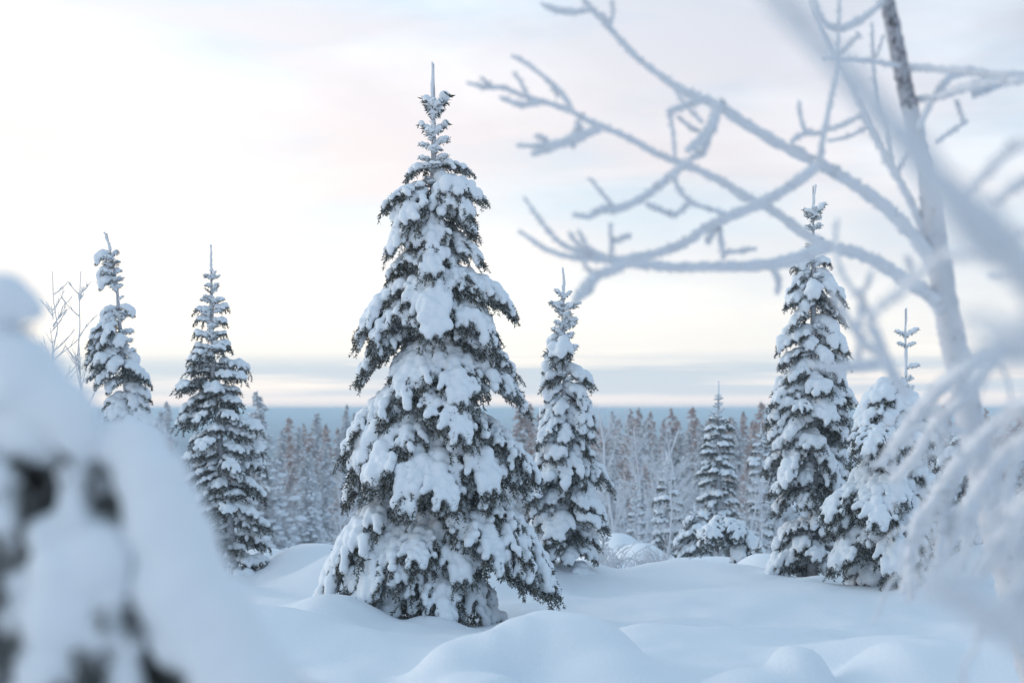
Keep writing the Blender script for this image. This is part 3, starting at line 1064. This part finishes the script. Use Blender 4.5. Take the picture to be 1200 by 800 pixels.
SH = [shrub_mesh(40 + k, 12 + 4 * k) for k in range(4)]
for k, (px, d, s, lab) in enumerate(((722, 21, .75, 'dry rimed shrub arching over the snow beside the slender spruce'),
                                     (705, 19.5, .6, 'small rimed shrub close against the foot of the slender spruce'),
                                     (748, 22, .6, 'sparse rimed shrub standing alone on the open snow'),
                                     (770, 23, .7, 'rimed shrub at the left foot of the low bushy spruce'),
                                     (890, 24, .9, 'rimed shrub between the bowed spruce and the tall narrow spruce'),
                                     (1100, 17.5, .9, 'rimed shrub at the right foot of the squat spruce'),
                                     (790, 21.5, .5, 'smallest rimed shrub in front of the low bushy spruce'))):
    x = (px - 600) / F * d
    tag(link('frosted_shrub', SH[k % 4], None, (x, d, gz(x, d)), (0, 0, k * 1.3), s), lab, 'shrub', 'rimed shrubs in the clearing')
x = (781 - 600) / F * 22
tag(link('frosted_birch', FB[2], None, (x, 22, gz(x, 22)), (0, 0, 1), .36), 'slim rimed birch sapling rising in front of the pale frosted young spruce', 'tree')
for k, (px, d, s) in enumerate(((690, 30, .30), (705, 33, .35), (735, 34, .4), (757, 31, .32), (880, 30, .4), (895, 28, .35), (908, 33, .4), (1120, 26, .35), (1150, 28, .4))):
    x = (px - 600) / F * d
    tag(link('frosted_birch', FB[k % 5], None, (x, d, gz(x, d)), (0, 0, k * 2.1), s), 'low rimed birch bush in the hollow before the forest', 'shrub', 'rimed birch bushes in the hollow')


# ------------------------------------------------------------------ frosted birch on the right
def px_tube(mb, pts, d0, d1, rng, rough=.10, sides=9, org=None, steps=6, mi=0, puff=1.0):
    """pts: (column, row, radius in photo pixels) along a bough between distances d0 and d1"""
    n = len(pts)
    dd = np.linspace(d0, d1, n)
    q = np.array([np.r_[P(a, b, e), r / F * e * puff] for (a, b, r), e in zip(pts, dd)])
    q = crom(q, steps)
    q[:, 3] = np.clip(q[:, 3], .0015, None)
    if org is not None:
        q[:, :3] -= org
    tube(mb, q[:, :3], q[:, 3], sides, mi, rng, rough)
    return q


def rime(mb, q, rng, ln):
    """feathery frost standing off a limb (rows of q: x, y, z, radius)"""
    s_ = np.concatenate(([0], np.cumsum(np.linalg.norm(np.diff(q[:, :3], axis=0), axis=1))))
    n = int(min(260, max(12, s_[-1] / .012)))
    u_ = np.sort(rng.uniform(0, s_[-1], n))
    p = np.stack([np.interp(u_, s_, q[:, i]) for i in range(4)], 1)
    per = 5
    b = np.repeat(p, per, 0)
    d = rng.normal(size=(len(b), 3))
    d /= np.linalg.norm(d, axis=1)[:, None]
    w = np.cross(d, rng.normal(size=d.shape))
    w /= np.linalg.norm(w, axis=1)[:, None] + 1e-9
    L = (b[:, 3] + ln * rng.uniform(.2, 1, len(b)))[:, None]
    hw = (.35 * b[:, 3] + .002)[:, None]
    v = np.stack((b[:, :3] - w * hw, b[:, :3] + w * hw, b[:, :3] + d * L), 1).reshape(-1, 3)
    mb.add(v, np.arange(len(v)).reshape(-1, 3), 0)


bx_ = P(1250, 1075, 5.0)
bx_[2] = gz(bx_[0], 5.0) - .05
birch = thing('birch_tree', 'rime-coated bare birch with long boughs reaching left across the sky', 'tree', tuple(bx_))
rng = np.random.default_rng(9)
mb = MB()
zb = (EYE - bx_[2]) * F / 5 + HZ
px_tube(mb, [(1066, 125, 9.5), (1075, 160, 10), (1085, 200, 11), (1092, 250, 12.5), (1101, 310, 14), (1109, 360, 15), (1117, 400, 15), (1128, 450, 15.5),
             (1141, 510, 16.5), (1157, 570, 18.5), (1178, 640, 23), (1200, 710, 25), (1225, 800, 27), (1245, 920, 30), (1250, zb + 10, 34)], 5, 5, rng, .05, 14, bx_, 8)
tr = link('trunk', mb.mesh('birch_trunk', [M_BIRCH], True), birch)
mb = MB()
px_tube(mb, [(1028, -60, 8), (1038, -10, 8.5), (1048, 40, 9), (1058, 90, 9.3), (1068, 132, 9.4)], 5, 5, rng, .05, 14, bx_, 8)
link('upper_trunk', mb.mesh('birch_trunk_top', [M_BIRCHTOP], True), birch)

# (distance at root, at tip, points); the first row of each block is the bough, the rest are its twigs
BOUGHS = [
    [(5.0, 4.6, [(1097, 312, 11), (1062, 266, 10), (1022, 231, 9.5), (985, 206, 9), (960, 191, 9), (920, 172, 8.5), (880, 149, 7.5), (840, 123, 7), (800, 106, 6), (765, 82, 5),
                 (740, 61, 4.5), (715, 34, 4), (697, 14, 3.6), (682, -3, 3.3), (664, -24, 3)]),
     (4.6, 4.6, [(693, 11, 3), (672, 14, 4), (650, 11, 3.6), (634, 4, 2)]),
     (4.6, 4.6, [(714, 31, 3), (718, 18, 2.6), (717, 1, 2)]), (4.6, 4.6, [(714, 30, 3), (706, 20, 4), (703, 16, 3)]),
     (4.7, 4.65, [(826, 116, 4.5), (803, 124, 4.5), (782, 131, 3.6)]), (4.65, 4.65, [(785, 131, 2.6), (789, 158, 2.4), (791, 184, 2.4)]),
     (4.7, 4.6, [(840, 121, 6), (835, 145, 7), (822, 163, 7), (805, 177, 4)]), (4.7, 4.65, [(831, 158, 5), (823, 178, 5), (808, 186, 3.5)]),
     (4.7, 4.65, [(792, 107, 2.2), (806, 126, 2.4), (823, 143, 2.8)]), (4.7, 4.7, [(795, 137, 2.4), (810, 150, 3), (818, 153, 3)]),
     (4.75, 4.75, [(846, 122, 2.5), (847, 117, 2)])],
    [(5.0, 4.5, [(1112, 366, 14), (1085, 343, 11), (1060, 328, 10), (1030, 308, 9.5), (1000, 295, 9), (970, 289, 9), (945, 275, 8), (920, 257, 7), (895, 240, 6.5), (870, 229, 6.5),
                 (850, 215, 6), (820, 200, 5.5), (795, 190, 5.5), (770, 180, 5), (740, 163, 4.8), (710, 150, 4.5), (690, 142, 4.5), (668, 130, 4), (640, 120, 3.8), (615, 113, 3.6),
                 (590, 103, 3.6), (568, 102, 3.2), (547, 97, 2)]),
     (4.5, 4.45, [(672, 132, 3.6), (660, 112, 3), (648, 100, 3), (635, 88, 2.8), (618, 75, 2.6), (600, 65, 2)]), (4.5, 4.5, [(653, 112, 2.6), (650, 104, 2.6), (646, 96, 2)]),
     (4.5, 4.5, [(620, 117, 2.6), (612, 100, 2.2), (603, 85, 1.8)]), (4.5, 4.5, [(632, 121, 3.5), (608, 122, 4), (586, 114, 2.5)]), (4.5, 4.5, [(578, 104, 2.8), (565, 92, 2)]),
     (4.5, 4.45, [(704, 151, 3.5), (686, 157, 6), (664, 166, 7), (642, 173, 6), (624, 181, 3.5)]), (4.5, 4.45, [(645, 170, 4), (625, 171, 3), (606, 170, 2)]),
     (4.5, 4.5, [(677, 142, 3.5), (676, 155, 6), (670, 172, 2.5)]), (4.5, 4.5, [(642, 166, 3), (627, 158, 2)])],
    [(4.8, 4.4, [(960, 192, 8), (932, 214, 7.5), (905, 231, 7.5), (875, 245, 7.5), (850, 256, 7), (825, 268, 7), (803, 284, 7), (780, 293, 6.5), (755, 300, 6.5), (730, 304, 6.5),
                 (700, 303, 6), (680, 296, 4.5), (655, 283, 4), (636, 262, 3.2), (614, 231, 2.2)]),
     (4.4, 4.35, [(690, 303, 4), (668, 301, 3.6), (640, 292, 3.2), (608, 270, 2.2)]), (4.4, 4.4, [(716, 304, 3.2), (716, 284, 2.8), (715, 262, 2.4)]),
     (4.4, 4.4, [(717, 286, 2.6), (728, 279, 3.2), (739, 275, 2.6)]), (4.4, 4.35, [(712, 303, 4), (690, 291, 3.6), (679, 272, 2.4)]), (4.4, 4.35, [(694, 302, 3.6), (678, 287, 3), (667, 272, 2)]),
     (4.7, 4.7, [(843, 262, 3), (845, 282, 3.6), (848, 303, 3)]), (4.7, 4.7, [(848, 296, 2.8), (868, 294, 3.2), (886, 291, 2.6)]), (4.7, 4.7, [(838, 266, 5), (832, 277, 4.5), (828, 284, 3)])],
    [(4.8, 4.3, [(968, 289, 9), (935, 302, 9), (900, 310, 8.5), (850, 312, 7.5), (800, 313, 7), (765, 311, 6.5), (735, 309, 5)]),
     (4.3, 4.2, [(737, 309, 5), (716, 317, 6), (698, 324, 6.5), (685, 340, 8), (674, 351, 6.5)]), (4.3, 4.25, [(698, 323, 3), (688, 314, 2.4), (683, 304, 2)]),
     (4.6, 4.6, [(905, 315, 4), (912, 328, 4), (911, 343, 3.5)])],
    [(4.6, 4.4, [(806, 190, 5), (787, 205, 6.5), (766, 222, 6), (745, 236, 6), (724, 245, 6), (706, 245, 6), (690, 254, 4), (672, 251, 2.6)]),
     (4.5, 4.4, [(718, 241, 2.8), (705, 226, 2.4), (691, 209, 2)]), (4.5, 4.6, [(788, 206, 4), (798, 225, 3), (812, 238, 3), (830, 244, 3), (850, 250, 3)]),
     (4.5, 4.6, [(757, 238, 3), (778, 248, 3.6), (793, 250, 4), (808, 237, 3)])],
    [(4.8, 4.9, [(961, 192, 5), (964, 165, 4.5), (971, 128, 4.2), (978, 92, 3.8), (982, 60, 3.4), (983, 20, 3), (984, -30, 2.6)]),
     (4.9, 4.85, [(983, 64, 3.4), (995, 52, 3.4), (1007, 40, 2.6)]), (4.85, 4.8, [(967, 156, 2.8), (945, 154, 3.2), (938, 135, 2.4), (936, 118, 2)]), (4.85, 4.8, [(948, 154, 3), (935, 160, 3.4), (928, 166, 2.6)])],
    [(5.0, 5.1, [(1094, 296, 7), (1076, 256, 6.5), (1056, 216, 6), (1041, 190, 5.5), (1029, 168, 5), (1016, 143, 5), (1004, 118, 4.6), (988, 85, 4.2), (972, 50, 3.8), (955, 15, 3.2), (944, -30, 3)]),
     (5.05, 5.1, [(1011, 133, 3.6), (990, 145, 3.4), (968, 153, 3)]), (5.05, 5.1, [(1018, 148, 2.6), (995, 160, 2.6), (970, 165, 2.2)]),
     (5.05, 5.15, [(1046, 200, 3.4), (1040, 165, 3), (1028, 110, 2.6), (1023, 65, 2.2), (1022, 28, 1.8)]), (5.1, 5.15, [(1027, 66, 1.8), (1036, 41, 1.4)]),
     (5.05, 5.0, [(1050, 205, 3), (1062, 180, 2.6), (1070, 165, 2)])],
    [(5.0, 4.8, [(1062, 78, 4), (1030, 73, 3.4), (1000, 69, 3.2), (963, 70, 2.4)])],
    [(5.0, 4.6, [(1060, 78, 4), (1085, 80, 5), (1110, 82, 5), (1135, 83, 6), (1165, 88, 6), (1200, 89, 6), (1260, 96, 6)]),
     (5.0, 4.9, [(1134, 84, 4), (1115, 90, 4.2), (1100, 106, 4.2), (1086, 130, 4), (1078, 150, 4)])],
    [(5.0, 4.5, [(1076, 116, 4.5), (1100, 113, 4.5), (1118, 107, 6.5), (1142, 100, 7), (1172, 96, 6.5), (1205, 93, 6), (1260, 88, 6)]),
     (4.9, 4.85, [(1120, 118, 2.5), (1127, 134, 2.2), (1128, 144, 2.2)]), (4.9, 4.85, [(1133, 142, 2.8), (1115, 154, 2.8), (1098, 166, 2.6)]), (4.8, 4.75, [(1140, 112, 4), (1155, 106, 4), (1176, 98, 4)])],
    [(5.0, 4.8, [(1040, -2, 5), (1022, 13, 5), (1005, 25, 6), (985, 33, 6), (968, 27, 4.5), (957, 8, 3.6), (953, -25, 3)])],
]
for blk in BOUGHS:
    root = None
    for k, (d0, d1, pts) in enumerate(blk):
        mb = MB()
        rime(mb, px_tube(mb, pts, d0, d1, rng, .13, 9, bx_, 8, 0, .80 if k == 0 else .92), rng, .017)
        o = link('branch' if k == 0 else 'twig', mb.mesh('birch_limb', [M_RIME], True), birch if k == 0 else root)
        if k == 0:
            root = o

# nearer frosted birch whose stem stands just outside the frame on the right
fx = P(1500, 900, 1.5)
fx[2] = gz(fx[0], 1.5) - .03
near = thing('near_birch', 'out-of-focus rimed birch with drooping frosted branches filling the right edge', 'tree', tuple(fx))
mb = MB()
zb = (EYE - fx[2]) * F / 1.5 + HZ
px_tube(mb, [(1500, zb, 52), (1495, 1400, 46), (1480, 900, 42), (1465, 500, 36), (1440, 200, 30), (1425, -100, 22), (1415, -400, 14)], 1.5, 1.5, rng, .05, 12, fx, 8)
link('trunk', mb.mesh('near_birch_trunk', [M_BIRCH], True), near)
NEAR = [
    [(1.5, .95, [(1475, 640, 30), (1380, 500, 32), (1300, 415, 30), (1230, 345, 27), (1170, 285, 25), (1130, 245, 23), (1085, 195, 20), (1040, 140, 17), (990, 82, 14), (935, 25, 12), (880, -45, 9)])],
    [(1.5, 1.1, [(1470, 560, 30), (1380, 470, 30), (1290, 425, 26), (1230, 408, 22), (1175, 412, 18), (1130, 424, 11)]),
     (1.15, 1.3, [(1215, 400, 14), (1170, 385, 12), (1130, 372, 8)]), (1.2, 1.4, [(1250, 345, 9), (1200, 375, 9), (1165, 400, 9)])],
    [(1.5, 4.8, [(1470, 500, 26), (1340, 400, 20), (1250, 390, 15), (1190, 402, 12), (1140, 425, 11), (1105, 450, 11), (1078, 480, 10), (1055, 512, 9), (1034, 542, 6)]),
     (4.3, 4.8, [(1112, 446, 9), (1088, 470, 9), (1070, 500, 8), (1062, 520, 6)]), (3.4000000000000004, 4.2, [(1180, 405, 9), (1130, 462, 10), (1100, 492, 10), (1075, 530, 9), (1048, 562, 6)]),
     (3.9000000000000004, 4.2, [(1085, 478, 6), (1100, 500, 6), (1130, 505, 5)])],
    [(1.5, 4.6, [(1475, 560, 26), (1340, 450, 20), (1250, 450, 15), (1195, 475, 12), (1150, 512, 11), (1118, 548, 11), (1092, 592, 11), (1070, 640, 10), (1060, 690, 8)]),
     (3.4000000000000004, 3.9, [(1150, 512, 8), (1120, 560, 9), (1108, 600, 9), (1100, 650, 7)]), (3.5999999999999996, 4.0, [(1100, 580, 9), (1075, 610, 9), (1068, 660, 8), (1068, 700, 6)])],
    [(1.5, 4.4, [(1478, 620, 24), (1340, 500, 20), (1250, 490, 14), (1200, 512, 11), (1165, 545, 11), (1135, 592, 11), (1110, 640, 10), (1090, 672, 8)]),
     (3.8, 4.4, [(1180, 535, 9), (1150, 575, 9), (1135, 620, 9), (1128, 665, 6)]), (3.7, 4.4, [(1200, 515, 9), (1185, 560, 9), (1180, 600, 8), (1165, 640, 6)])],
    [(1.5, 2.6, [(1480, 680, 24), (1340, 560, 18), (1250, 560, 13), (1200, 590, 11), (1172, 635, 11), (1150, 668, 8)]),
     (2.1, 2.6, [(1260, 560, 10), (1225, 610, 10), (1205, 660, 9), (1190, 700, 6)])],
    [(1.5, 1.15, [(1485, 950, 30), (1380, 850, 26), (1290, 790, 24), (1220, 755, 24), (1165, 725, 22), (1120, 695, 18), (1085, 680, 13)])],
    [(1.5, 3.0, [(1460, 300, 20), (1340, 250, 10), (1260, 180, 7), (1200, 168, 6), (1170, 187, 6), (1148, 210, 5.5), (1132, 228, 4)]),
     (2.6, 2.8, [(1240, 185, 6), (1200, 212, 6), (1165, 236, 5)]), (2.6, 2.8, [(1260, 190, 5), (1215, 260, 6), (1180, 275, 4)])],
    [(1.5, 3.6, [(1465, 420, 20), (1340, 330, 9), (1250, 325, 6), (1200, 322, 5), (1160, 324, 3.5)])],
    [(1.5, 3.2, [(1462, 360, 20), (1330, 320, 11), (1220, 315, 8), (1140, 298, 7), (1102, 300, 6.5), (1075, 325, 6), (1048, 347, 6), (1021, 371, 6), (1031, 402, 6), (1043, 432, 7), (1062, 462, 6)]),
     (3.2, 3.3, [(1022, 371, 5), (1005, 346, 4.6), (989, 324, 4.2), (981, 302, 4), (979, 278, 3.6), (981, 257, 3)]), (3.2, 3.2, [(1003, 346, 4), (1014, 338, 4), (1021, 318, 3.5)]),
     (3.2, 3.2, [(1008, 355, 4), (1006, 392, 4), (1006, 425, 4)]), (3.2, 3.1, [(1040, 425, 6), (1018, 428, 7), (985, 430, 7), (952, 428, 5)]), (3.2, 3.1, [(1035, 418, 5), (1012, 400, 6), (995, 375, 5), (975, 345, 4)]),
     (3.2, 3.2, [(1070, 330, 3.6), (1066, 310, 3.4), (1062, 300, 3)])],
]
for blk in NEAR:
    root = None
    for k, (d0, d1, pts) in enumerate(blk):
        mb = MB()
        q = px_tube(mb, pts, d0, d1, rng, .13, 10, fx, 9, 0, .9 if d1 < 3.3 else .74)
        rime(mb, q, rng, .014)
        if d1 > 2.2 and len(pts) > 3 and pts[-1][1] > 500:
            nt_ = 6 if k == 0 else 3
            for z_ in range(nt_):
                c0 = q[int(len(q) * rng.uniform(.35, .97))]
                av = walk(c0[:3], math.pi + rng.normal(0, 1.1), R(rng.uniform(-70, 25)), R(rng.uniform(-85, -50)), rng.uniform(.08, .28), 6, rng, .22)
                ar = np.linspace(.0065, .003, 7) * rng.uniform(.7, 1.2)
                tube(mb, av, ar, 6, 0, rng, .15)
                rime(mb, np.c_[av, ar], rng, .009)
        o = link('branch' if k == 0 else 'twig', mb.mesh('near_birch_limb', [M_RIME], True), near if k == 0 else root)
        if k == 0:
            root = o

# ------------------------------------------------------------------ blurred snow-laden young spruce at the left edge
nd = 1.75
nb = P(20, 480, nd + .15)
nb[2] = gz(nb[0], nb[1])
blob = thing('snow_buried_spruce', 'out-of-focus young spruce smothered in thick snow at the left edge', 'tree', tuple(nb))
mb = MB()
tube(mb, np.array([(0, 0, -.05), (.0, 0, .8), (-.03, 0, 1.55)]), np.array((.035, .025, .01)), 8)
link('trunk', mb.mesh('buried_stem', [M_BARK], True), blob)
# lobes of snow: column, row, radius (photo pixels), metres behind the nearest snow
LOBES = [
    [(-70, 375, 55, .05), (-25, 358, 42, .03), (5, 350, 34, .0), (28, 358, 24, .0), (40, 364, 17, .0)],
    [(-60, 440, 70, .05), (-10, 425, 58, .02), (25, 440, 52, .0), (52, 465, 44, .0), (75, 480, 40, .0), (86, 505, 30, .0), (94, 526, 24, .01), (30, 500, 46, .02), (60, 515, 34, .03)],
    [(-60, 540, 60, .05), (-20, 530, 50, .05), (5, 530, 34, .05), (-40, 610, 50, .06), (-15, 580, 26, .06)],
    [(128, 520, 35, .03), (158, 522, 40, .02), (178, 560, 44, .0), (192, 600, 50, .0), (186, 620, 44, -.01), (208, 645, 52, .0), (215, 690, 62, .0), (196, 690, 46, -.01),
     (240, 720, 60, .0), (262, 765, 60, .0), (285, 805, 66, .0), (310, 850, 70, .0), (215, 745, 44, .0), (165, 560, 34, .0), (225, 860, 46, .02)],
    [(80, 668, 50, -.02), (112, 655, 46, -.02), (70, 720, 50, -.02), (124, 690, 38, -.01), (112, 735, 34, -.01), (60, 775, 44, -.01), (50, 830, 46, .0), (128, 640, 30, -.01), (150, 850, 40, .03)],
    [(-30, 640, 44, .05), (-40, 760, 60, .04), (-30, 700, 46, .04), (-2, 565, 32, .0), (2, 605, 26, .0), (22, 640, 24, .02), (28, 680, 26, .0), (26, 725, 28, .0), (8, 612, 22, .05)],
    [(100, 545, 24, .03), (116, 566, 20, .03), (124, 620, 22, .02), (85, 555, 20, .0), (86, 580, 19, .0), (86, 600, 22, .0), (84, 625, 24, .0), (55, 628, 28, .0), (90, 622, 28, .0)],
    [(150, 790, 22, .0), (132, 772, 24, .0), (140, 782, 24, .0), (150, 750, 24, .0), (146, 815, 30, .0)],
    [(238, 800, 26, .01), (240, 835, 28, .01)],
]
rg = np.random.default_rng(31)
for li, lobes in enumerate(LOBES):
    cs, rr = [], []
    for a, b_, r, off in lobes:
        d = nd + off
        c = P(a, b_, d) - nb
        r_ = r / F * d
        cs.append(c)
        rr.append(r_)
        for k in range(7):
            v = rg.normal(size=3)
            v /= np.linalg.norm(v)
            cs.append(c + v * r_ * .62)
            rr.append(r_ * rg.uniform(.34, .5))
    mb = MB()
    for a, b_, r, off in lobes:
        for k in range(5 if li else 2):
            st = P(a - (0 if li else 30), b_, nd + off + .06) - nb + np.array((0, 0, -.3 * r / F * nd))
            pth = walk(st, rg.uniform(0, 6.28), R(-10), R(-70), .13, 5, rg, .2)
            q = resample(pth, .008)
            tg = np.gradient(q, axis=0)
            tg /= np.linalg.norm(tg, axis=1)[:, None] + 1e-9
            blades(mb, q, tg, rg, 7, .022, .003, -.2, .25)
    o = link('bough', mb.mesh('buried_bough', [M_NEEDLE, M_FROSTN]), blob)
    link('snow_load', remesh_spheres(cs, rr, .006, 6, 'buried_snow', M_SNOW, 1, .0015, 5), o)
# dark inner boughs filling the hollows
for a, b_, r in ((46, 570, 30), (120, 592, 15), (-5, 690, 56), (182, 778, 26), (100, 800, 26), (265, 795, 18), (10, 770, 36), (80, 585, 30)):
    mb = MB()
    for k in range(18):
        st = P(a + rg.normal(0, r * .4), b_ + rg.normal(0, r * .4), nd + .10 + rg.uniform(0, .12)) - nb
        pth = walk(st, rg.uniform(0, 6.28), R(20), R(-60), .14, 5, rg, .2)
        q = resample(pth, .008)
        tg = np.gradient(q, axis=0)
        tg /= np.linalg.norm(tg, axis=1)[:, None] + 1e-9
        blades(mb, q, tg, rg, 7, .024, .0035, -.2, .55)
    link('inner_bough', mb.mesh('inner_bough', [M_NEEDLE, M_FROSTN]), blob)

# ------------------------------------------------------------------ haze
HAZE = 0.0009
bm = bmesh.new()
bmesh.ops.create_cube(bm, size=1.0)
x0, x1, y0, y1, z0, z1 = -8200, 8200, -60, 6100, -40, 5.25
for v in bm.verts:
    v.co = (x0 if v.co.x < 0 else x1, y0 if v.co.y < 0 else y1, z0 if v.co.z < 0 else z1)
me = bpy.data.meshes.new('haze')
bm.to_mesh(me)
bm.free()
m = bpy.data.materials.new('haze_air')
m.use_nodes = True
t = m.node_tree
t.nodes.clear()
pv = N(t, 'ShaderNodeVolumePrincipled')
pv.inputs['Color'].default_value = (.74, .90, 1.0, 1)
pv.inputs['Density'].default_value = HAZE
pv.inputs['Anisotropy'].default_value = 0.0
om = N(t, 'ShaderNodeOutputMaterial')
t.links.new(pv.outputs[0], om.inputs['Volume'])
me.materials.append(m)
tag(link('haze', me), 'thin blue winter haze filling the air over the snowfield', kind='stuff')
